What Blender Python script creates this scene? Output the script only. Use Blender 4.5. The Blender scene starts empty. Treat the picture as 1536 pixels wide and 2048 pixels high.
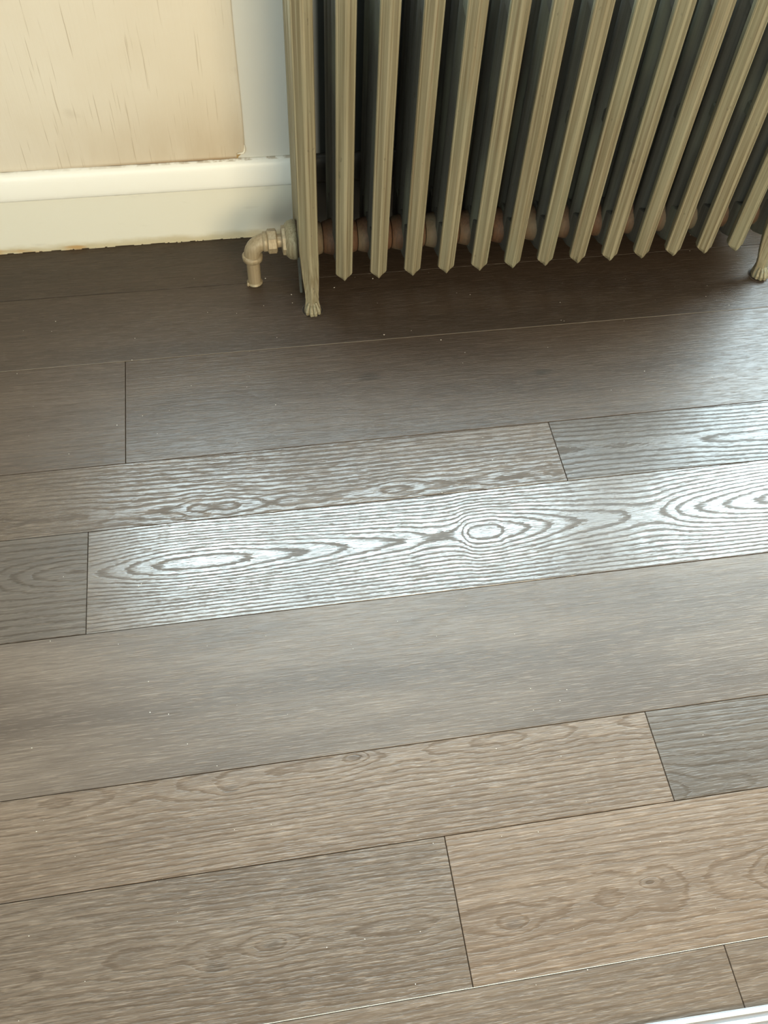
import bpy, bmesh, math, random
from mathutils import Vector, Matrix
random.seed(7)
SC = bpy.context.scene
COL = SC.collection
PI = math.pi

# ------------------------------------------------------------------ camera
F_PX, ROLL, PITCH, YAW, CAM_Z = 1841.17, 0.074358, 0.970964, -0.219331, 1.21463
cy, sy, cp, sp, cr, sr = math.cos(YAW), math.sin(YAW), math.cos(PITCH), math.sin(PITCH), math.cos(ROLL), math.sin(ROLL)
fwd = Vector((-sy*cp, cy*cp, -sp)); right0 = Vector((cy, sy, 0)); up0 = right0.cross(fwd)
rt = right0*cr + up0*sr; up = -right0*sr + up0*cr
cd = bpy.data.cameras.new('camera'); cam = bpy.data.objects.new('camera', cd); COL.objects.link(cam)
m = Matrix.Identity(4)
for i in range(3):
    m[i][0], m[i][1], m[i][2] = rt[i], up[i], -fwd[i]
m[2][3] = CAM_Z
cam.matrix_world = m
cd.sensor_fit = 'VERTICAL'; cd.sensor_height = 24; cd.lens = F_PX/2048*24; cd.clip_start = 0.05
SC.camera = cam

# ------------------------------------------------------------------ world, lights, exposure
w = bpy.data.worlds.new('sky'); SC.world = w; w.use_nodes = True
bg = w.node_tree.nodes['Background']
bg.inputs[0].default_value = (0.74, 0.93, 1.0, 1); bg.inputs[1].default_value = 22
SC.view_settings.view_transform = 'Standard'; SC.view_settings.look = 'None'
SC.view_settings.gamma = 1; SC.view_settings.use_curve_mapping = False
SC.view_settings.exposure = 0.14
SC.cycles.use_denoising = True
SC.cycles.max_bounces = 8; SC.cycles.diffuse_bounces = 5; SC.cycles.glossy_bounces = 3
SC.cycles.sample_clamp_indirect = 6

WX0, WX1, WZ0, WZ1 = -0.44, 1.02, 0.66, 1.92      # opening of the window over the radiator
VX0, VX1, VZ0, VZ1 = 1.14, 2.10, 0.26, 1.98       # taller window to the right of it

def area(name, loc, target, size, energy, col, portal=False, sy_=None):
    l = bpy.data.lights.new(name, 'AREA'); l.energy = energy; l.color = col; l.size = size
    if sy_: l.shape = 'RECTANGLE'; l.size_y = sy_
    o = bpy.data.objects.new(name, l); COL.objects.link(o); o.location = loc
    o.rotation_euler = (Vector(target)-Vector(loc)).to_track_quat('-Z', 'Y').to_euler()
    if portal: l.cycles.is_portal = True
    return o
area('window_portal', ((WX0+WX1)/2, 1.68, (WZ0+WZ1)/2), ((WX0+WX1)/2, 0, (WZ0+WZ1)/2), WX1-WX0, 1, (1, 1, 1), True, WZ1-WZ0)
area('window_portal', ((VX0+VX1)/2, 1.68, (VZ0+VZ1)/2), ((VX0+VX1)/2, 0, (VZ0+VZ1)/2), VX1-VX0, 1, (1, 1, 1), True, VZ1-VZ0)
area('warm_room_light', (0.85, -1.35, 1.10), (0.1, 1.4, 0.3), 1.4, 55, (1.0, 0.80, 0.50))
area('far_window_light', (-1.0, -2.15, 1.05), (0.2, 1.4, 0.2), 2.2, 58, (0.88, 1.0, 0.93))

# ------------------------------------------------------------------ mesh helpers
def link(name, bm, mat, parent=None, smooth=False):
    bmesh.ops.recalc_face_normals(bm, faces=bm.faces[:])
    me = bpy.data.meshes.new(name); bm.to_mesh(me); bm.free()
    if smooth:
        for p in me.polygons: p.use_smooth = True
    me.materials.append(mat)
    o = bpy.data.objects.new(name, me); COL.objects.link(o)
    if parent: o.parent = parent
    return o
def box(bm, x0, x1, y0, y1, z0, z1, bev=0, seg=2):
    r = bmesh.ops.create_cube(bm, size=1)
    for v in r['verts']:
        v.co = Vector((x0+(v.co.x+.5)*(x1-x0), y0+(v.co.y+.5)*(y1-y0), z0+(v.co.z+.5)*(z1-z0)))
    if bev:
        es = {e for v in r['verts'] for e in v.link_edges}
        bmesh.ops.bevel(bm, geom=list(es), offset=bev, segments=seg, affect='EDGES', profile=0.6)
def loft(bm, rings, cap=True, closed=True):
    vs = [[bm.verts.new(p) for p in r] for r in rings]
    n = len(rings[0])
    for a, b in zip(vs, vs[1:]):
        for i in range(n if closed else n-1):
            j = (i+1) % n
            bm.faces.new((a[i], a[j], b[j], b[i]))
    if cap:
        bm.faces.new(vs[0][::-1]); bm.faces.new(vs[-1])
def lathe(bm, prof, axis, org, n=24, cap=True):
    """prof: list of (t, r) along axis"""
    a = Vector(axis).normalized(); u = a.orthogonal().normalized(); v = a.cross(u)
    rings = []
    for t, r in prof:
        rings.append([Vector(org)+a*t+(u*math.cos(2*PI*k/n)+v*math.sin(2*PI*k/n))*r for k in range(n)])
    loft(bm, rings, cap)
def sweep(bm, pts, rads, n=16):
    pts = [Vector(p) for p in pts]; rings = []
    u = None
    for i, p in enumerate(pts):
        t = (pts[min(i+1, len(pts)-1)]-pts[max(i-1, 0)]).normalized()
        if u is None: u = t.orthogonal().normalized()
        u = (u-t*u.dot(t)).normalized(); v = t.cross(u)
        rings.append([p+(u*math.cos(2*PI*k/n)+v*math.sin(2*PI*k/n))*rads[i] for k in range(n)])
    loft(bm, rings)
def empty(name, loc, label, cat, group=None):
    o = bpy.data.objects.new(name, None); COL.objects.link(o); o.location = loc
    o['label'] = label; o['category'] = cat
    if group: o['group'] = group
    o.empty_display_size = .05
    return o
def struct(o): o['kind'] = 'structure'; return o

# ------------------------------------------------------------------ node helper
class N:
    def __init__(s, name):
        s.m = bpy.data.materials.new(name); s.m.use_nodes = True; s.t = s.m.node_tree
        s.b = s.t.nodes['Principled BSDF']; s.out = s.t.nodes['Material Output']
    def set(s, sock, v):
        if isinstance(v, bpy.types.NodeSocket): s.t.links.new(v, sock)
        else: sock.default_value = v
    def new(s, ty): return s.t.nodes.new(ty)
    def ma(s, op, a, b=0.0, c=0.0, clamp=False):
        n = s.new('ShaderNodeMath'); n.operation = op; n.use_clamp = clamp
        for i, v in enumerate((a, b, c)): s.set(n.inputs[i], v)
        return n.outputs[0]
    def vec(s, x, y, z):
        n = s.new('ShaderNodeCombineXYZ')
        for i, v in enumerate((x, y, z)): s.set(n.inputs[i], v)
        return n.outputs[0]
    def pos(s):
        n = s.new('ShaderNodeTexCoord'); q = s.new('ShaderNodeSeparateXYZ')
        s.t.links.new(n.outputs['Object'], q.inputs[0]); return q.outputs
    def noise(s, v, detail=2.0, rough=.5, scale=1.0, dist=0.0):
        n = s.new('ShaderNodeTexNoise'); s.set(n.inputs['Vector'], v); n.inputs['Scale'].default_value = scale
        n.inputs['Detail'].default_value = detail; n.inputs['Roughness'].default_value = rough
        n.inputs['Distortion'].default_value = dist
        return n.outputs[0]
    def snoise(s, x, y, z, sx, sy_, sz, detail=2.0, off=0.0, rough=.5):
        return s.noise(s.vec(s.ma('MULTIPLY_ADD', x, sx, off), s.ma('MULTIPLY_ADD', y, sy_, off*1.7), s.ma('MULTIPLY_ADD', z, sz, off*.3)), detail, rough)
    def ramp(s, v, lo, hi, a=0.0, b=1.0, smooth=True):
        n = s.new('ShaderNodeMapRange'); n.interpolation_type = 'SMOOTHSTEP' if smooth else 'LINEAR'
        for i, q in enumerate((v, lo, hi, a, b)): s.set(n.inputs[i], q)
        return n.outputs[0]
    def mix(s, f, a, b, mode='MIX'):
        n = s.new('ShaderNodeMix'); n.data_type = 'RGBA'; n.blend_type = mode
        s.set(n.inputs[0], f)
        for k, v in ((6, a), (7, b)):
            s.set(n.inputs[k], v if isinstance(v, bpy.types.NodeSocket) else (*v, 1))
        return n.outputs[2]
    def bump(s, h, dist=0.001, strength=1.0):
        n = s.new('ShaderNodeBump'); n.inputs['Strength'].default_value = strength; n.inputs['Distance'].default_value = dist
        s.set(n.inputs['Height'], h); s.t.links.new(n.outputs[0], s.b.inputs['Normal'])
    def fin(s, col=None, rough=None, metal=None, spec=None):
        if col is not None: s.set(s.b.inputs['Base Color'], col if isinstance(col, bpy.types.NodeSocket) else (*col, 1))
        if rough is not None: s.set(s.b.inputs['Roughness'], rough)
        if metal is not None: s.set(s.b.inputs['Metallic'], metal)
        if spec is not None: s.set(s.b.inputs['Specular IOR Level'], spec)
        return s.m

# ------------------------------------------------------------------ materials
def plank_mat(name, seed, light, dark, v0, period=.0085, amp=3.0, hfreq=3.0, line=.55, gloss=(.34, .52), spec=.5,
              curve=None, dash=.5, patch=.5, tilt=0.0, knots=(), spread=.022, low=2.2):
    s = N(name); x, y, z = s.pos()
    jag = s.snoise(x, y, z, 70, 420, 1, 2, seed)
    wob = s.snoise(x, y, z, 2.0, 2, 1, 0, seed+5)
    vc = s.ma('ADD', s.ma('MULTIPLY_ADD', x, tilt, v0), s.ma('MULTIPLY', s.ma('SUBTRACT', wob, .5), .03))
    vy = s.ma('SUBTRACT', y, vc); av = s.ma('ABSOLUTE', vy)
    side = s.ma('DIVIDE', s.ma('DIVIDE', s.ma('MULTIPLY', av, av), s.ma('ADD', av, spread)), period)
    fall_ = s.ma('EXPONENT', s.ma('MULTIPLY', s.ma('MULTIPLY', av, av), -1/(.055**2 if curve else .032**2)))
    if curve:
        fc = s.new('ShaderNodeFloatCurve'); c = fc.mapping.curves[0]
        xs = [p[0] for p in curve]; X0, X1 = min(xs), max(xs); hs = [p[1] for p in curve]; H0, H1 = min(hs), max(hs)
        s.set(fc.inputs[1], s.ramp(x, X0, X1, 0, 1, False))
        pts = [((a-X0)/(X1-X0), (b-H0)/(H1-H0)) for a, b in curve]
        c.points[0].location = pts[0]; c.points[1].location = pts[-1]
        for p in pts[1:-1]: c.points.new(*p)
        fc.mapping.update()
        h = s.ma('MULTIPLY_ADD', fc.outputs[0], H1-H0, H0)
    else:
        h = s.ma('MULTIPLY', s.ma('SUBTRACT', s.snoise(x, 0.0, 0.0, hfreq, 0, 0, 2, seed+9), .5), amp*3)
    h = s.ma('MULTIPLY', h, fall_)
    lowf = s.snoise(x, y, z, 2.2, 13, 1, .6, seed+3)
    f = s.ma('ADD', s.ma('SUBTRACT', h, side), s.ma('ADD', s.ma('MULTIPLY', lowf, low), s.ma('MULTIPLY', jag, .55)))
    for kx, ky, ka, kr in knots:
        d2 = s.ma('ADD', s.ma('POWER', s.ma('MULTIPLY', s.ma('SUBTRACT', x, kx), 1/(kr*2.2)), 2), s.ma('POWER', s.ma('MULTIPLY', s.ma('SUBTRACT', y, ky), 1/kr), 2))
        f = s.ma('ADD', f, s.ma('MULTIPLY', s.ma('EXPONENT', s.ma('MULTIPLY', d2, -1)), ka))
    t = s.ma('FRACT', f)
    rise = s.ramp(t, 0.0, 0.14); fall = s.ramp(t, .18, .50, 1, 0)
    ln = s.ma('MULTIPLY', s.ma('MULTIPLY', rise, fall), min(1.0, line*1.9))
    fine = s.snoise(x, y, z, 16, 420, 1, 3, seed+2, .6)
    dsh = s.ramp(s.snoise(x, y, z, 30, 540, 1, 2, seed+4, .65), .52, .64)
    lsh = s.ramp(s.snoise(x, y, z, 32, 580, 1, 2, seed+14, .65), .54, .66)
    poly = s.ramp(s.snoise(x, y, z, 5, 30, 1, 2, seed+7), .35, .65)
    groove = s.ma('MULTIPLY', ln, s.ma('MULTIPLY_ADD', fine, 1.6, .05), 0, True)
    groove = s.ma('MAXIMUM', groove, s.ma('MULTIPLY', dsh, dash))
    base = s.mix(s.ramp(s.snoise(x, y, z, 2.2, 16, 1, 3, seed+8), .3, .7), light, tuple(a*(1-patch)+b*patch for a, b in zip(light, dark)))
    base = s.mix(s.ma('MULTIPLY', s.ramp(fine, .35, .68), .5), base, dark)
    colr = s.mix(s.ma('MULTIPLY', groove, max(line, .45)), base, dark)
    for kx, ky, ka, kr in knots:
        d2 = s.ma('ADD', s.ma('POWER', s.ma('MULTIPLY', s.ma('SUBTRACT', x, kx), 1/(kr*1.1)), 2), s.ma('POWER', s.ma('MULTIPLY', s.ma('SUBTRACT', y, ky), 1/(kr*.45)), 2))
        colr = s.mix(s.ma('MULTIPLY', s.ramp(d2, .1, 1.6, 1, 0), .45), colr, tuple(.5*a for a in dark))
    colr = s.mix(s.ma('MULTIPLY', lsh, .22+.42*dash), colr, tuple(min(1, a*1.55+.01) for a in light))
    rough = s.ramp(groove, 0, .8, gloss[0], gloss[1])
    s.bump(s.ma('ADD', s.ma('MULTIPLY', groove, -1), s.ma('MULTIPLY', s.ma('ADD', fine, lsh), .35)), .0004, .75)
    s.set(s.b.inputs['Specular IOR Level'], s.ramp(groove, 0, .8, spec, spec*.45))
    return s.fin(colr, rough)

def mat_paint(name, col, rough=.45, var=.06, grime_shade=None, streak=False):
    s = N(name); x, y, z = s.pos()
    n1 = s.snoise(x, y, z, 6, 6, 9, 3)
    c = s.mix(s.ma('MULTIPLY', n1, var*4), col, tuple(a*.86 for a in col))
    n2 = s.snoise(x, y, z, 14, 120, 120, 2)
    if grime_shade: c = grime_shade(s, c, x, y, z)
    s.bump(n2, .0004, .25)
    return s.fin(c, rough)

def behind_shade(s, c, x):                # shade behind the radiator, painted into the colour
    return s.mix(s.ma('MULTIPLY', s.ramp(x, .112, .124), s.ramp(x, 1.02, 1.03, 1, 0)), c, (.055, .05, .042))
def base_grime_shade(s, c, x, y, z):      # dirty, yellowed lower edge of the board with old caulk, plus painted shade
    edge = s.ma('MULTIPLY_ADD', s.snoise(x, y, z, 25, 1, 60, 4), .020, .0)
    g = s.ramp(s.ma('SUBTRACT', z, edge), -.006, .012, 1, 0)
    c = s.mix(s.ma('MULTIPLY', g, .75), c, (.52, .44, .26))
    ora = s.ma('MULTIPLY', s.ramp(s.snoise(x, y, z, 9, 1, 40, 3, 3.0), .55, .68), s.ramp(z, .006, .016, 1, 0))
    c = s.mix(s.ma('MULTIPLY', ora, .75), c, (.50, .27, .07))
    sm = s.ramp(s.snoise(x, y, z, 12, 1, 45, 3, 8.0), .62, .75)
    return behind_shade(s, s.mix(s.ma('MULTIPLY', sm, .16), c, (.25, .22, .17)), x)

def cap_grime_shade(s, c, x, y, z):       # chips and brown dirt at the top edge of the moulding, plus painted shade
    n = s.ramp(s.snoise(x, y, z, 55, 1, 200, 3), .45, .6)
    g = s.ma('MULTIPLY', s.ramp(z, .1700, .1716, 0, 1), s.ramp(x, -.35, .05, .25, 1))
    chip = s.ma('MULTIPLY', s.ramp(s.snoise(x, y, z, 26, 1, 170, 2, 5.0), .60, .66), s.ramp(z, .117, .122, 1, 0))
    c = s.mix(s.ma('MULTIPLY', chip, .8), c, (.40, .33, .24))
    return behind_shade(s, s.mix(s.ma('MULTIPLY', s.ma('MULTIPLY', g, n), .7), c, (.42, .33, .22)), x)

M_base = mat_paint('baseboard_paint', (.80, .78, .68), .42, .05, base_grime_shade)
M_cap = mat_paint('moulding_paint', (.93, .92, .86), .34, .04, cap_grime_shade)
M_room = mat_paint('room_paint', (.30, .30, .30), .8)

def m_wall():
    s = N('plaster_paint'); x, y, z = s.pos()
    n = s.snoise(x, y, z, 9, 9, 9, 4)
    c = s.mix(n, (.72, .70, .64), (.67, .655, .60))
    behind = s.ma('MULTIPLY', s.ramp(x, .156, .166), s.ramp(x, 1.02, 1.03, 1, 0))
    c = s.mix(s.ma('MULTIPLY', behind, s.ramp(z, .60, .64, 1, 0)), c, (.05, .055, .05))  # wall darkened here as painted shade between the radiator sections
    s.bump(s.snoise(x, y, z, 60, 60, 60, 3), .0006, .3)
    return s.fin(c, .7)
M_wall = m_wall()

def m_paper():
    s = N('grasscloth_wallpaper'); x, y, z = s.pos()
    bent = s.ma('ADD', x, s.ma('MULTIPLY', s.snoise(x, y, z, 3, 1, 6, 2), .004))
    st = s.ramp(s.snoise(bent, 0.0, z, 400, 1, 9, 2, 2.0), .63, .75)
    fibre = s.snoise(x, y, z, 420, 1, 18, 3)
    c = s.mix(s.ramp(s.snoise(x, y, z, 5, 1, 5, 3), .3, .7), (.76, .705, .605), (.72, .655, .545))
    c = s.mix(s.ma('MULTIPLY', fibre, .16), c, (.60, .52, .38))
    c = s.mix(s.ma('MULTIPLY', st, .50), c, (.33, .25, .15))
    # water staining climbing from the bottom edge, and along the right edge
    low = s.ma('MULTIPLY', s.ramp(z, .17, .34, 1, 0), s.ramp(x, -.45, .0, .3, 1))
    low = s.ma('MULTIPLY', low, s.ma('MULTIPLY_ADD', s.snoise(x, y, z, 30, 1, 8, 3, 1.0), 1.0, .25))
    c = s.mix(s.ramp(x, -.35, .03, 0, .30), c, (.64, .54, .40))
    c = s.mix(s.ma('MULTIPLY', low, .50, 0, True), c, (.40, .28, .15))
    edge = s.ma('MULTIPLY', s.ramp(z, .1725, .179, 1, 0), s.ramp(x, -.40, .0, .2, .9))
    c = s.mix(edge, c, (.28, .18, .09))
    blot = s.ramp(s.snoise(x, y, z, 11, 1, 14, 2, 6.0), .68, .8)
    c = s.mix(s.ma('MULTIPLY', blot, .30), c, (.38, .31, .22))
    s.bump(s.ma('ADD', fibre, st), .0004, .4)
    return s.fin(c, .75)
M_paper = m_paper()

def m_rad(name, a=(.31, .275, .18), b=(.20, .165, .095), d=(.13, .08, .04), rough=.52, dirt=.35, metal=.15):
    s = N(name); x, y, z = s.pos()
    oi = s.new('ShaderNodeObjectInfo')      # every casting weathered differently
    q_ = s.ma('MULTIPLY', oi.outputs['Random'], 37.0)
    x = s.ma('ADD', x, q_); z = s.ma('ADD', z, q_)
    st = s.snoise(x, y, z, 260, 260, 3.5, 4, 1.0, .6)
    c = s.mix(s.ramp(st, .35, .68), a, b)
    br = s.ramp(s.snoise(x, y, z, 190, 190, 2.2, 3, 4.0), .52, .72)
    c = s.mix(s.ma('MULTIPLY', br, dirt+.15), c, d)
    spk = s.ramp(s.snoise(x, y, z, 90, 90, 55, 2, 7.0), .69, .76)
    c = s.mix(s.ma('MULTIPLY', spk, dirt), c, (.06, .045, .03))
    gr = s.ramp(s.snoise(x, y, z, 14, 14, 4, 2, 9.0), .45, .7)
    c = s.mix(s.ma('MULTIPLY', gr, .30), c, (.27, .28, .19))
    s.bump(s.ma('ADD', st, s.ma('MULTIPLY', spk, -.6)), .0007, .55)
    return s.fin(c, rough, metal)
M_rad = m_rad('bronze_radiator_paint')
M_in = m_rad('dark_inner_paint', (.088, .082, .066), (.066, .06, .048), (.05, .04, .026), .75, .4, 0)  # darker tone for the inner columns, chambers and spacers
M_rust = m_rad('rusty_hub_paint', (.12, .060, .030), (.08, .042, .022), (.10, .036, .015), .7, .5, 0)
M_pipe = m_rad('pipe_paint', (.38, .305, .20), (.29, .225, .135), (.19, .13, .07), .45, .3, .15)

def m_metal_white():
    s = N('white_enamel'); x, y, z = s.pos()
    c = s.mix(s.snoise(x, y, z, 20, 60, 60, 3), (.80, .85, .84), (.70, .75, .74))
    return s.fin(c, .3)
M_white = m_metal_white()
def m_glass():
    s = N('window_glass'); t = s.new('ShaderNodeBsdfTransparent'); g = s.new('ShaderNodeBsdfGlossy'); g.inputs['Roughness'].default_value = .02
    mx = s.new('ShaderNodeMixShader'); mx.inputs[0].default_value = .06
    s.t.links.new(t.outputs[0], mx.inputs[1]); s.t.links.new(g.outputs[0], mx.inputs[2]); s.t.links.new(mx.outputs[0], s.out.inputs[0])
    return s.m
M_glass = m_glass()
M_dark = N('dark_gap').fin((.03, .022, .017), .8)
M_sub = N('subfloor').fin((.09, .065, .045), .7)
def m_crumb():
    s = N('plaster_crumb'); x, y, z = s.pos()
    return s.fin(s.mix(s.snoise(x, y, z, 300, 300, 300), (.75, .70, .62), (.5, .44, .36)), .8)
M_crumb = m_crumb()

# ------------------------------------------------------------------ setting
YW = 1.509                       # plane of the wall behind the radiator
YB = 1.4986                      # face of the baseboard
RX0, RX1, RY0 = -1.9, 2.7, -2.3
bm = bmesh.new(); box(bm, RX0, RX1, RY0, YW+.16, -.06, -.012)
floor = struct(link('floor', bm, M_sub))

# row edges run along the wall: widths 5, 7 and 9 inches repeating
S1 = 1.1889; IN = .0254
E_ = {'S0': S1+7*IN, 'S1': S1, 'S2': S1-9*IN, 'S3': S1-14*IN, 'S4': S1-21*IN, 'S5': S1-30*IN, 'S6': S1-35*IN, 'S7': S1-42*IN}
L_, D_ = (.142, .101, .071), (.060, .039, .025)
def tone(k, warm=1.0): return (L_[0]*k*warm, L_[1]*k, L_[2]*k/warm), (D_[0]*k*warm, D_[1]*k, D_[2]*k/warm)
hero_curve = [(-.45, 1.0), (-.279, 3.2), (-.236, 4.0), (-.195, 5.0), (-.113, 5.9), (-.013, 5.0), (.071, 4.1), (.12, 3.3), (.209, 2.3), (.262, 1.5),
              (.290, 1.9), (.305, 3.3), (.333, 4.05), (.365, 3.3), (.414, 2.1), (.447, 1.2), (.487, .4), (.56, -.4), (.60, -.9), (.63, -.6), (.645, .0),
              (.675, 1.0), (.726, 2.1), (.772, 3.0), (.83, 3.8), (.98, 4.6)]
_l, _d = tone(1.0)
rows = [
 # (y0, y1, [joint xs], [material per plank])
 (E_['S0'], YW-.004, [-.8, 1.15, 1.9], [dict(k=.42, v=.07, line=.10, warm=1.07)]*4),  # k of the rows nearest the wall is lowered to paint in shade
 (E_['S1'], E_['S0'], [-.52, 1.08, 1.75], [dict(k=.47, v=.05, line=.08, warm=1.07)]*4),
 (E_['S2'], E_['S1'], [-1.44, -.2233, 1.02], [dict(k=.8, warm=1.0, v=.12), dict(k=.64, v=.1, warm=1.06, period=.012, line=.2, dash=.3, g=(.40, .55)), dict(k=.56, v=.09, warm=1.07, line=.16, dash=.35, period=.011, low=4, knots=[(.51, 1.075, 2.2, .018), (.20, 1.10, 1.5, .02)], g=(.36, .5)), dict(k=.8, v=.1)]),
 (E_['S3'], E_['S2'], [-.73, .4924, 1.71], [dict(k=.8, v=.06), dict(k=.88, v=.022, period=.0078, line=.55, dash=.55, amp=2.6, hfreq=7, g=(.27, .50), spec=.62, spread=.016), dict(k=.66, warm=.96, v=.085, period=.0085, line=.55, dash=.15, amp=2.0, hfreq=3, g=(.27, .45), spec=.6, tilt=-.04), dict(k=.8, v=.06)]),
 (E_['S4'], E_['S3'], [-1.50, -.2804, .94], [dict(k=.8, v=.09), dict(k=.78, warm=.95, v=.105, period=.011, line=.5, dash=.4, amp=2.5, hfreq=9, g=(.36, .52)), dict(k=.90, warm=.98, v=.097, curve=hero_curve, period=.0066, line=.75, dash=.18, g=(.22, .50), spec=1.0, low=.9, spread=.046), dict(k=.8, v=.09)]),
 (E_['S5'], E_['S4'], [-1.12, -.62, .93], [dict(k=.9, v=.1), dict(k=.9, v=.1), dict(k=.97, warm=1.0, v=.10, period=.013, line=.09, dash=.26, amp=1.5, g=(.42, .54), patch=.75), dict(k=.9, v=.1)]),
 (E_['S6'], E_['S5'], [-.73, .4923, 1.71], [dict(k=1, v=.1), dict(k=1.22, warm=1.02, v=.118, period=.0072, line=.62, dash=.42, amp=3.2, hfreq=5, g=(.34, .50), knots=[(.079, .4205, 2.2, .010), (-.09, .400, .8, .010)], spread=.02), dict(k=.84, warm=.94, v=.012, period=.009, line=.45, dash=.15, amp=2.5, hfreq=6, g=(.36, .5)), dict(k=.9, v=.1)]),
 (E_['S7'], E_['S6'], [-1.04, .1784, 1.40], [dict(k=.9, v=.1), dict(k=1.05, warm=.995, v=.085, period=.0080, line=.62, dash=.62, amp=3.0, hfreq=5, g=(.34, .50), knots=[(-.05, .204, 1.2, .012), (-.12, .19, .8, .014)], low=4), dict(k=1.28, warm=1.035, v=.072, period=.0085, line=.55, dash=.28, amp=4.0, hfreq=5, g=(.36, .52), knots=[(.425, .206, 1.6, .006), (.245, .183, 1.5, .012)], low=3.2), dict(k=.9, v=.1)]),
 (E_['S7']-9*IN, E_['S7'], [-.86, .494, 1.66], [dict(k=1, v=.1), dict(k=1.08, v=.12, period=.010, line=.45, dash=.4, g=(.36, .52)), dict(k=1.04, v=.2, period=.012, line=.5, dash=.3, warm=1.0), dict(k=1, v=.1)]),
 (E_['S7']-14*IN, E_['S7']-9*IN, [-.30, .92], [dict(k=1, v=.06)]*3),
 (E_['S7']-21*IN, E_['S7']-14*IN, [-1.1, .12, 1.34], [dict(k=1, v=.09)]*4),
 (E_['S7']-30*IN, E_['S7']-21*IN, [-.6, .62], [dict(k=1, v=.1)]*3),
]
G = .00045
shared = {}
seed = 1.3
PX0, PX1 = -1.6, 2.3
for y0, y1, js, ms in rows:
    xs = [PX0]+js+[PX1]
    for i, (a, b) in enumerate(zip(xs, xs[1:])):
        d = dict(ms[i]); key = str(sorted((k, str(v)) for k, v in d.items()))+('' if d.get('curve') or d.get('g') else 'shared')
        if key in shared and 'g' not in d: mat = shared[key]
        else:
            seed += 3.37
            l, dk = tone(d['k'], d.get('warm', 1.0))
            mat = plank_mat('oak_laminate', seed, l, dk, y0+d['v'], d.get('period', .009), d.get('amp', 3), d.get('hfreq', 3), d.get('line', .35),
                            d.get('g', (.38, .54)), d.get('spec', .5), d.get('curve'), d.get('dash', .35), d.get('patch', .5), d.get('tilt', 0), d.get('knots', ()),
                            d.get('spread', .022), d.get('low', 2.2))
            shared[key] = mat
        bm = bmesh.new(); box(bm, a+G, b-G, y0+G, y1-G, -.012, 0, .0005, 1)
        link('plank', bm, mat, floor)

# pale strips paint in the light caught by two bevelled seams
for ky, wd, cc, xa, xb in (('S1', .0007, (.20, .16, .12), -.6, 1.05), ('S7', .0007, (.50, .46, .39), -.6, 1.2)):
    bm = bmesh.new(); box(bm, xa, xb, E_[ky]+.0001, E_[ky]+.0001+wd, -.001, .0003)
    link('seam_highlight', bm, N('seam_glint').fin(cc, .6), floor)

# back wall with the window opening
bm = bmesh.new()
box(bm, RX0, WX0, YW, YW+.16, -.02, 2.45); box(bm, WX1, VX0, YW, YW+.16, -.02, 2.45); box(bm, VX1, RX1, YW, YW+.16, -.02, 2.45)
box(bm, VX0, VX1, YW, YW+.16, -.02, VZ0); box(bm, VX0, VX1, YW, YW+.16, VZ1, 2.45)
box(bm, WX0, WX1, YW, YW+.16, -.02, WZ0); box(bm, WX0, WX1, YW, YW+.16, WZ1, 2.45)
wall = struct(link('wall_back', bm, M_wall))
for nm, a in (('wall_left', (RX0-.1, RX0, RY0, YW)), ('wall_right', (RX1, RX1+.1, RY0, YW)), ('wall_front', (RX0, RX1, RY0-.1, RY0))):
    bm = bmesh.new(); box(bm, a[0], a[1], a[2], a[3], -.02, 2.45); struct(link(nm, bm, M_room))
bm = bmesh.new(); box(bm, RX0-.1, RX1+.1, RY0-.1, YW+.16, 2.45, 2.55); struct(link('ceiling', bm, M_room))

# wallpaper sheet with a lifted, torn lower right corner
bm = bmesh.new()
PXR = .0225; pz0, pz1 = .1722, .630
nx, nz = 260, 90
def paper_edge(z):   # slightly wandering right edge
    return PXR+.004*math.sin(z*9)*math.exp(-abs(z-.3)*2)+.0105*(z-.17)/.3*(1 if z < .6 else 1/(1+(z-.6)*2))*.6
grid = []
for j in range(nz+1):
    t = j/nz; z = pz0+(pz1-pz0)*t**1.5
    er = paper_edge(z)
    if z < .1835: er -= .0155*min(1, (.1835-z)/.0025)
    row = []
    for i in range(nx+1):
        u = (i/nx)**.5; x = RX0+.001+(er-RX0-.001)*u
        lift = .003*math.exp(-((x-.022)/.006)**2)*math.exp(-((z-.188)/.008)**2)+.0012*math.exp(-((x-er)/.002)**2)
        row.append(bm.verts.new((x, YW-.0011-lift, z)))
    grid.append(row)
back = [[bm.verts.new((v.co.x, v.co.y+.0009, v.co.z)) for v in r] for r in grid]
for g_, fl in ((grid, 1), (back, 0)):
    for j in range(nz):
        for i in range(nx):
            q = (g_[j][i], g_[j][i+1], g_[j+1][i+1], g_[j+1][i]); bm.faces.new(q if fl else q[::-1])
for j in range(nz): bm.faces.new((grid[j][nx], back[j][nx], back[j+1][nx], grid[j+1][nx]))
for i in range(nx): bm.faces.new((back[0][i], back[0][i+1], grid[0][i+1], grid[0][i]))
link('wallpaper', bm, M_paper, wall, True)

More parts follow.
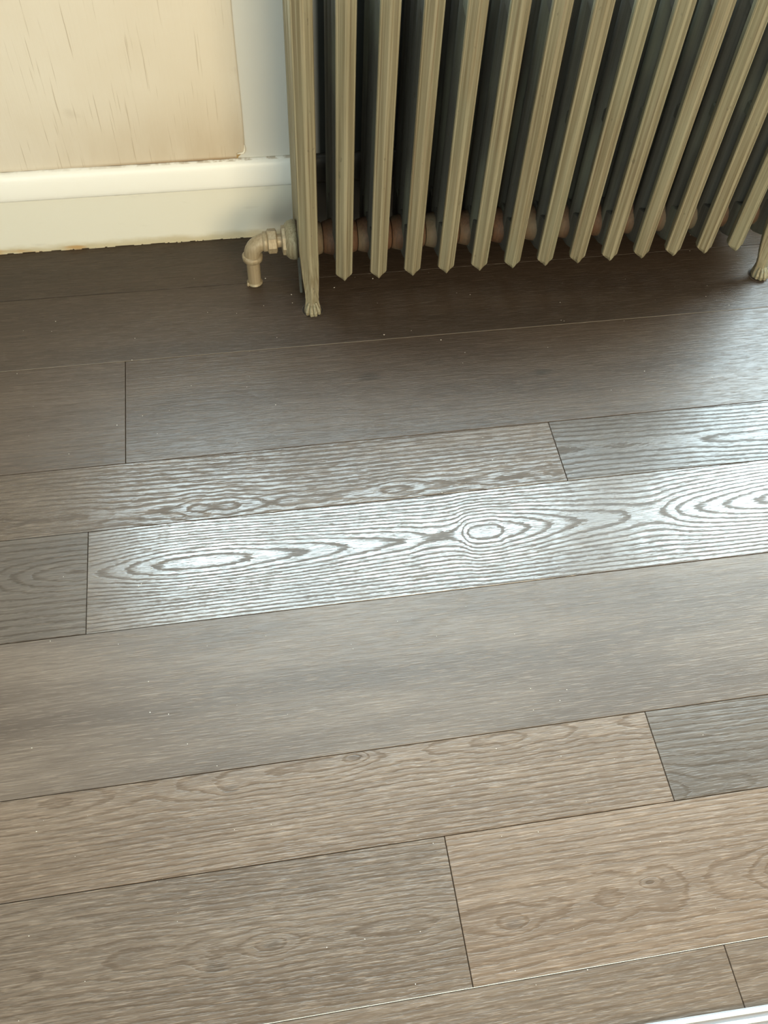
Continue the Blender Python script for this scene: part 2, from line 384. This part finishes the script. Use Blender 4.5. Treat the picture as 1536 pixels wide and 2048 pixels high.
# the lifted corner itself: a curled lip of paper over a flat brown patch
bm = bmesh.new(); e0 = paper_edge(.185)
sweep(bm, [(e0+.0002, YW-.0022, .2000), (e0+.0002, YW-.0032, .1945), (e0-.0006, YW-.0045, .1890), (e0-.0030, YW-.0050, .1858), (e0-.0070, YW-.0045, .1846), (e0-.0120, YW-.0035, .1836), (e0-.0150, YW-.0025, .1830)],
      [.0003, .0010, .0019, .0022, .0018, .0010, .0004], 10)
link('curled_corner', bm, N('paper_underside').fin((.86, .80, .66), .6), wall, True)
bm = bmesh.new()
loft(bm, [[(e0-.0170, y_, .1728), (e0-.0135, y_, .1723), (e0-.0125, y_, .1765), (e0-.0040, y_, .1835), (e0-.0155, y_, .1832)] for y_ in (YW-.0019, YW-.0010)])
link('brown_patch', bm, N('brown_patch_mat').fin((.38, .25, .10), .8), wall)

# baseboard: flat board and a rounded cap moulding, with a crusty line of old caulk
bm = bmesh.new(); box(bm, RX0, RX1, YB, YW, .0002, .119, .001, 1)
base = struct(link('baseboard_back', bm, M_base))
prof = [(YW, .1722), (YW-.003, .1724), (YW-.0062, .1712), (YW-.009, .1690), (YW-.0115, .1655), (YW-.0135, .160), (YW-.0150, .152), (YW-.0160, .143), (YW-.0166, .134),
        (YW-.0166, .127), (YW-.0158, .1215), (YW-.0140, .1182), (YW-.0115, .1172), (YW-.008, .1175), (YW, .1175)]
xsr = [RX0+(RX1-RX0)*i/230 for i in range(231)]
bm = bmesh.new()
rng = random.Random(3)
rings = []
for x in xsr:
    e = rng.uniform(-.0006, .0006)
    rings.append([(x, y+(e*.3 if y < YW-.001 else 0), z+(e if z > .168 else 0)) for y, z in prof])
loft(bm, rings)
link('cap_moulding', bm, M_cap, base, True)
bm = bmesh.new()
x = -.9
while x < 1.5:
    l = rng.uniform(.004, .02); h = rng.uniform(.0008, .0028)
    if rng.random() < .75: box(bm, x, x+l, YB-rng.uniform(.0006, .0020), YB+.001, 0, h, .0008, 1)
    x += l*rng.uniform(.9, 1.7)
cz = link('caulk_crust', bm, M_base, base)
# window over the radiator (only its light and reflection reach the picture)
def window(nm, x0, x1, z0, z1, mull):
    win = bpy.data.objects.new(nm, None); COL.objects.link(win); win['kind'] = 'structure'
    y0, y1 = YW+.03, YW+.09
    bm = bmesh.new(); box(bm, x0, x1, y0, y1, z0, z0+.04); box(bm, x0, x1, y0, y1, z1-.04, z1)
    for a, b in [(x0, x0+.04), (x1-.04, x1)]+mull: box(bm, a, b, y0, y1, z0+.04, z1-.04)
    link('window_frame', bm, M_cap, win)
    bm = bmesh.new(); box(bm, x0-.04, x1+.04, YW-.030, YW+.029, z0-.025, z0, .004); link('window_sill', bm, M_cap, win)
    bm = bmesh.new(); box(bm, x0+.041, x1-.041, YW+.055, YW+.059, z0+.041, z1-.041); link('pane', bm, M_glass, win)
window('window_1', WX0, WX1, WZ0, WZ1, [(.06, .12)])
window('window_2', VX0, VX1, VZ0, VZ1, [])

# ------------------------------------------------------------------ radiator
YR, PITCH_X, X0 = 1.2846, .0635, .1814-.0635
DEP = .172; YH = YR+.083; ZH = .094
TOP = .60
rad = empty('radiator', (X0+7*PITCH_X, YR+DEP/2, 0), 'old bronze-painted cast iron column radiator standing on the plank floor against the wall', 'radiator')
RO = Vector(rad.location)

def sec_front(hw, ridge=.0105):
    # cross-section of the faceted front column: flat nose, two bevelled facets, thin bead, straight sides
    return [(-hw, .0170), (-hw, .0128), (-hw+.0014, .0108), (-hw+.0030, .0104), (-.0030, .0010), (0, 0), (.0030, .0010), (hw-.0030, .0104), (hw-.0014, .0108), (hw, .0128), (hw, .0170),
            (hw*.85, .026), (hw*.5, .033), (0, .035), (-hw*.5, .033), (-hw*.85, .026)]
def column_mesh(kind):
    bm = bmesh.new(); rings = []
    zs = [(TOP, .30, .02), (TOP-.006, .60, .012), (TOP-.016, .85, .005), (TOP-.03, 1, 0)]
    n = 14
    for k in range(n+1): zs.append((TOP-.03-(TOP-.03-.075)*k/n, 1, 0))
    zs += [(.0665, 1, 0)]
    for z, sc, back in zs:
        rings.append([(px*sc, py*(.7+.3*sc)+back, z) for px, py in sec_front(.0152)])
    # pointed lower end: the outer corners finish higher than the centre ridge
    def tipz(px, lvl): return None
    base = sec_front(.0152)
    for lv in (.25, .5, .75, 1.0):
        ring = []
        for px, py in base:
            zz = .0665-.0135*lv*(1-.15*lv)*(1-.0*abs(px))
            q = 1-lv*.93
            ring.append((px*q, py*(1-lv*.45)+.0055*lv*lv+.0*lv, zz))
        rings.append(ring)
    loft(bm, rings)
    return bm
def inner_mesh(y, hw=.0150, hd=.0195, z0=.068):
    bm = bmesh.new(); rings = []; n = 12
    for z, s_ in ((z0, .8), (z0+.006, .95), (z0+.015, 1), (.2, 1), (.33, 1), (.45, 1), (TOP-.04, 1), (TOP-.02, .85), (TOP-.008, .5)):
        rings.append([(hw*s_*math.cos(2*PI*k/n), y+hd*s_*math.sin(2*PI*k/n), z) for k in range(n)])
    loft(bm, rings)
    return bm
def body_mesh(upper=False):
    bm = bmesh.new()
    # lower and upper chamber joining the columns, drawn as rounded slabs across the depth
    def slab(pts, hw):
        rings = []
        for xx, s_ in ((-hw, .86), (-hw*.8, .96), (-hw*.3, 1), (hw*.3, 1), (hw*.8, .96), (hw, .86)):
            cy_ = sum(p[0] for p in pts)/len(pts); cz_ = sum(p[1] for p in pts)/len(pts)
            rings.append([(xx, cy_+(p[0]-cy_)*s_, cz_+(p[1]-cz_)*s_) for p in pts])
        loft(bm, rings)
    if upper:
        slab([(.020, TOP-.09), (.083, TOP-.07), (.150, TOP-.09), (.158, TOP-.03), (.130, TOP-.004), (.083, TOP), (.040, TOP-.004), (.018, TOP-.03)], .0125)
        return bm
    slab([(.020, .075), (.050, .060), (.083, .052), (.116, .060), (.150, .070), (.158, .10), (.150, .150), (.125, .142), (.083, .136), (.040, .142), (.020, .150)], .0125)
    return bm
def spacer_mesh(yy):
    bm = bmesh.new(); box(bm, -.008, .008, yy-.008, yy+.008, .325, .350, .003, 1); return bm
def hub_mesh(hw=.0312, r=.033):
    bm = bmesh.new()
    lathe(bm, [(-hw, r*.80), (-hw+.002, r*.86), (-hw+.012, r*.95), (-.012, r), (.012, r), (hw-.012, r*.95), (hw-.002, r*.86), (hw, r*.80)], (1, 0, 0), (0, YH-YR, ZH), 24)
    return bm
def at_local(me_obj, i):
    me_obj.location = Vector((X0+PITCH_X*i, YR, 0))-RO
proto = {}
def part_mesh(key, builder, smooth):
    if key not in proto:
        bm = builder(); bmesh.ops.recalc_face_normals(bm, faces=bm.faces[:])
        me = bpy.data.meshes.new(key); bm.to_mesh(me); bm.free()
        if smooth:
            for p in me.polygons: p.use_smooth = True
            me.set_sharp_from_angle(angle=math.radians(17 if smooth == 2 else 35))
        proto[key] = me
    return proto[key]
def add(name, key, builder, mat, parent, smooth=1):
    me = part_mesh(key, builder, smooth)
    if not me.materials: me.materials.append(mat)
    o = bpy.data.objects.new(name, me); COL.objects.link(o); o.parent = parent
    return o

def leg_front():
    """tapering front leg, flaring into a small claw foot that reaches the floor"""
    bm = bmesh.new(); rings = []
    # z, centre x, half width, front y, depth
    prof_ = [(TOP-.03, 0, .0165, 0, .035), (.40, 0, .0165, 0, .035), (.20, 0, .0168, 0, .035), (.125, 0, .0168, 0, .034), (.095, .001, .0162, -.002, .032), (.070, .0015, .0150, -.005, .029),
             (.050, .002, .0138, -.008, .026), (.036, .002, .0122, -.011, .023), (.030, .002, .0126, -.012, .022), (.025, .002, .0120, -.0125, .022), (.016, .002, .0132, -.016, .026),
             (.009, .002, .0150, -.021, .032), (.004, .002, .0156, -.024, .036), (.0005, .002, .0150, -.0235, .035)]
    top_rings = [(TOP, .3, .02), (TOP-.006, .6, .012), (TOP-.016, .85, .005)]
    for z, q, bk in top_rings: rings.append([(px*q, py*(.7+.3*q)+bk, z) for px, py in sec_front(.0165)])
    for z, cx, hw, fy, dp in prof_:
        rings.append([(cx+px*hw/.0165, fy+py*dp/.035, z) for px, py in sec_front(.0165)])
    loft(bm, rings)
    for i, tx in enumerate((-.0105, -.0038, .0038, .0105)):       # toes
        fr = -.0245 if i in (1, 2) else -.0200
        sweep(bm, [(.002+tx*.55, -.010, .022), (.002+tx*.8, fr+.006, .016), (.002+tx, fr+.001, .0085), (.002+tx*1.05, fr, .0034)], [.0022, .0031, .0038, .0030], 8)
    return bm
def leg_rear():
    bm = bmesh.new(); rings = []
    for z, hw, yc, hd in ((.11, .014, .150, .014), (.07, .012, .156, .011), (.03, .009, .163, .009), (.012, .012, .166, .012), (.0005, .013, .168, .014)):
        rings.append([(hw*math.cos(2*PI*k/10), yc+hd*math.sin(2*PI*k/10), z) for k in range(10)])
    loft(bm, rings); return bm
def web_mesh():
    # thin fin behind the front leg, curving from the hub down to the ankle
    bm = bmesh.new(); a = [(.095, .078), (.084, .060), (.075, .045), (.067, .030), (.059, .015), (.052, .001)]
    rings = []
    for y, z in a: rings.append([(-.0160, y, z), (-.0115, y, z), (-.0115, y-.009, z), (-.0160, y-.009, z)])
    loft(bm, rings); return bm

NS = 15
for i in range(NS):
    endsec = i in (0, NS-1)
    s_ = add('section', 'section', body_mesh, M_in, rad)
    at_local(s_, i)
    if endsec:
        s_['label'] = 'end section with claw-footed legs'
        add('leg', 'leg_front', leg_front, M_rad, s_, 2)
        add('leg', 'leg_rear', leg_rear, M_rad, s_)
        if i == 0: add('leg_web', 'leg_web', web_mesh, M_in, s_)
    else:
        add('column', 'front_column', lambda: column_mesh(0), M_rad, s_, 2)
    for k, yy in enumerate((.062, .108, .156)):
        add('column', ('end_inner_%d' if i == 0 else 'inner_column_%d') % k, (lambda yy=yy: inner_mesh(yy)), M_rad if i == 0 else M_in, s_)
    for k, yy in enumerate((.040, .083, .126)):
        add('spacer', 'spacer_%d' % k, (lambda yy=yy: spacer_mesh(yy)), M_in, s_)
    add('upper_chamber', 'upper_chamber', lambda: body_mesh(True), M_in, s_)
    h = add('hub', 'hub', hub_mesh, M_rust, s_)
    if i == 0: h['label'] = 'rusty round hub'
# olive boss cast on the left end, where the pipe enters
bm = bmesh.new()
lathe(bm, [(0, .036), (.006, .036), (.014, .034), (.019, .029), (.0215, .022)], (-1, 0, 0), (X0-.0125-.004, YH, ZH), 28)
bs = link('end_boss', bm, M_rad, rad, True); bs.location = -RO

# ------------------------------------------------------------------ feed pipe
pipe = empty('radiator_pipe', (.019, YH, 0), 'short tan-painted feed pipe with an elbow at the left end of the radiator', 'pipe')
PO = Vector(pipe.location)
def pp(name, bm, smooth=True, mat=None, parent=None, label=None):
    o = link(name, bm, mat or M_pipe, parent or pipe, smooth)
    if smooth: o.data.set_sharp_from_angle(angle=math.radians(35))
    if not parent: o.location = -PO
    if label: o['label'] = label
    return o
bm = bmesh.new(); lathe(bm, [(0, .0125), (.004, .0125), (.07, .0125)], (0, 0, 1), (.0195, YH, -.004), 24); pp('riser', bm)
bm = bmesh.new()
R_ = .027
pts, rd = [(.0195, YH, .060), (.0195, YH, .066)], [.0150, .0150]
for k in range(9):
    a = PI/2*k/8
    pts.append((.0195+R_*(1-math.cos(a)), YH, ZH-R_+R_*math.sin(a))); rd.append(.0152)
pts.append((.054, YH, ZH)); rd.append(.0150)
sweep(bm, pts, rd, 24)
el = pp('elbow', bm)
bm = bmesh.new(); lathe(bm, [(0, .0155), (.002, .0185), (.010, .0192), (.013, .0170)], (0, 0, 1), (.0195, YH, .054), 24)
c1 = link('collar', bm, M_pipe, el, True)
bm = bmesh.new(); lathe(bm, [(0, .0150), (.0015, .0180), (.008, .0180), (.010, .015)], (1, 0, 0), (.040, YH, ZH), 24)
link('collar', bm, M_pipe, el, True)
bm = bmesh.new(); lathe(bm, [(0, .0185), (.002, .0222), (.016, .0222), (.018, .0185)], (1, 0, 0), (.0485, YH, ZH), 8); pp('union_nut', bm, False)
bm = bmesh.new(); lathe(bm, [(0, .0125), (.020, .0118)], (1, 0, 0), (.064, YH, ZH), 20); pp('nipple', bm)
bm = bmesh.new(); lathe(bm, [(0, .020), (.0015, .0262), (.008, .0272), (.0095, .0255)], (1, 0, 0), (.0745, YH, ZH), 8); pp('bushing', bm, False)
bm = bmesh.new(); lathe(bm, [(0, .0145), (.001, .0152), (.003, .0140), (.0045, .0126)], (0, 0, 1), (.0195, YH, .0), 20); pp('floor_collar', bm)
bm = bmesh.new(); box(bm, .004, .009, YH-.012, YH-.006, 0, .007, .0015, 1); pp('paint_blob', bm)

# ring-shaped scribe cut in the planks around each front foot
for i in (0, NS-1):
    bm = bmesh.new(); cx, cyy = X0+PITCH_X*i+.002, YR-.005
    n = 28; rin = []
    for rr, zz in ((.0190, .0002), (.0193, .0005), (.0198, .0005), (.0201, .0002)):
        rin.append([(cx+rr*math.cos(2*PI*k/n), cyy+rr*1.08*math.sin(2*PI*k/n), zz) for k in range(n)])
    loft(bm, rin, False); link('foot_cutout_rim', bm, M_sub, floor, True)
    bm = bmesh.new(); lathe(bm, [(0, .0192), (.0003, .0192)], (0, 0, 1), (cx, cyy, .0001), 24); link('foot_cutout', bm, M_dark, floor)

# ------------------------------------------------------------------ white ribbed strip at lower right
st = empty('threshold_strip', (.75, .0205, 0), 'white ribbed threshold strip lying on the planks at the lower right corner', 'threshold')
st.rotation_euler = (0, 0, -.020)
bm = bmesh.new(); box(bm, -.43, .60, -.030, .0265, .0002, .003, .001, 1); link('base_plate', bm, N('grey_strip_metal').fin((.33, .31, .31), .4), st)
for k in range(5):
    yb = .0225-.0098*k
    bm = bmesh.new()
    rings = []
    for xx in (-.43, .60):
        rings.append([(xx, yb+.0026*math.cos(a)-(.0), .0025+.0040*math.sin(a)) for a in [PI*q/8 for q in range(9)]])
    loft(bm, rings); link('rib', bm, M_white, st, True)

# ------------------------------------------------------------------ plaster crumbs scattered over the floor
bm = bmesh.new(); rng = random.Random(11)
def crumb(x, y, r):
    q = bmesh.ops.create_icosphere(bm, subdivisions=1, radius=r)
    for v in q['verts']:
        v.co = Vector((x+v.co.x*rng.uniform(.7, 1.5), y+v.co.y*rng.uniform(.6, 1.2), r*.6+v.co.z*.7))
for x, y in ((.085, 1.325), (.245, 1.352), (.168, 1.335), (.04, 1.375), (.243, 1.20), (.345, 1.175)): crumb(x, y, .0012)
for k in range(170): crumb(rng.uniform(-.45, 1.05), rng.uniform(.10, 1.42), rng.uniform(.0003, .0008))
cr_ = link('plaster_crumbs', bm, M_crumb)
cr_['kind'] = 'stuff'; cr_['label'] = 'tiny pale plaster crumbs scattered over the plank floor'; cr_['category'] = 'debris'
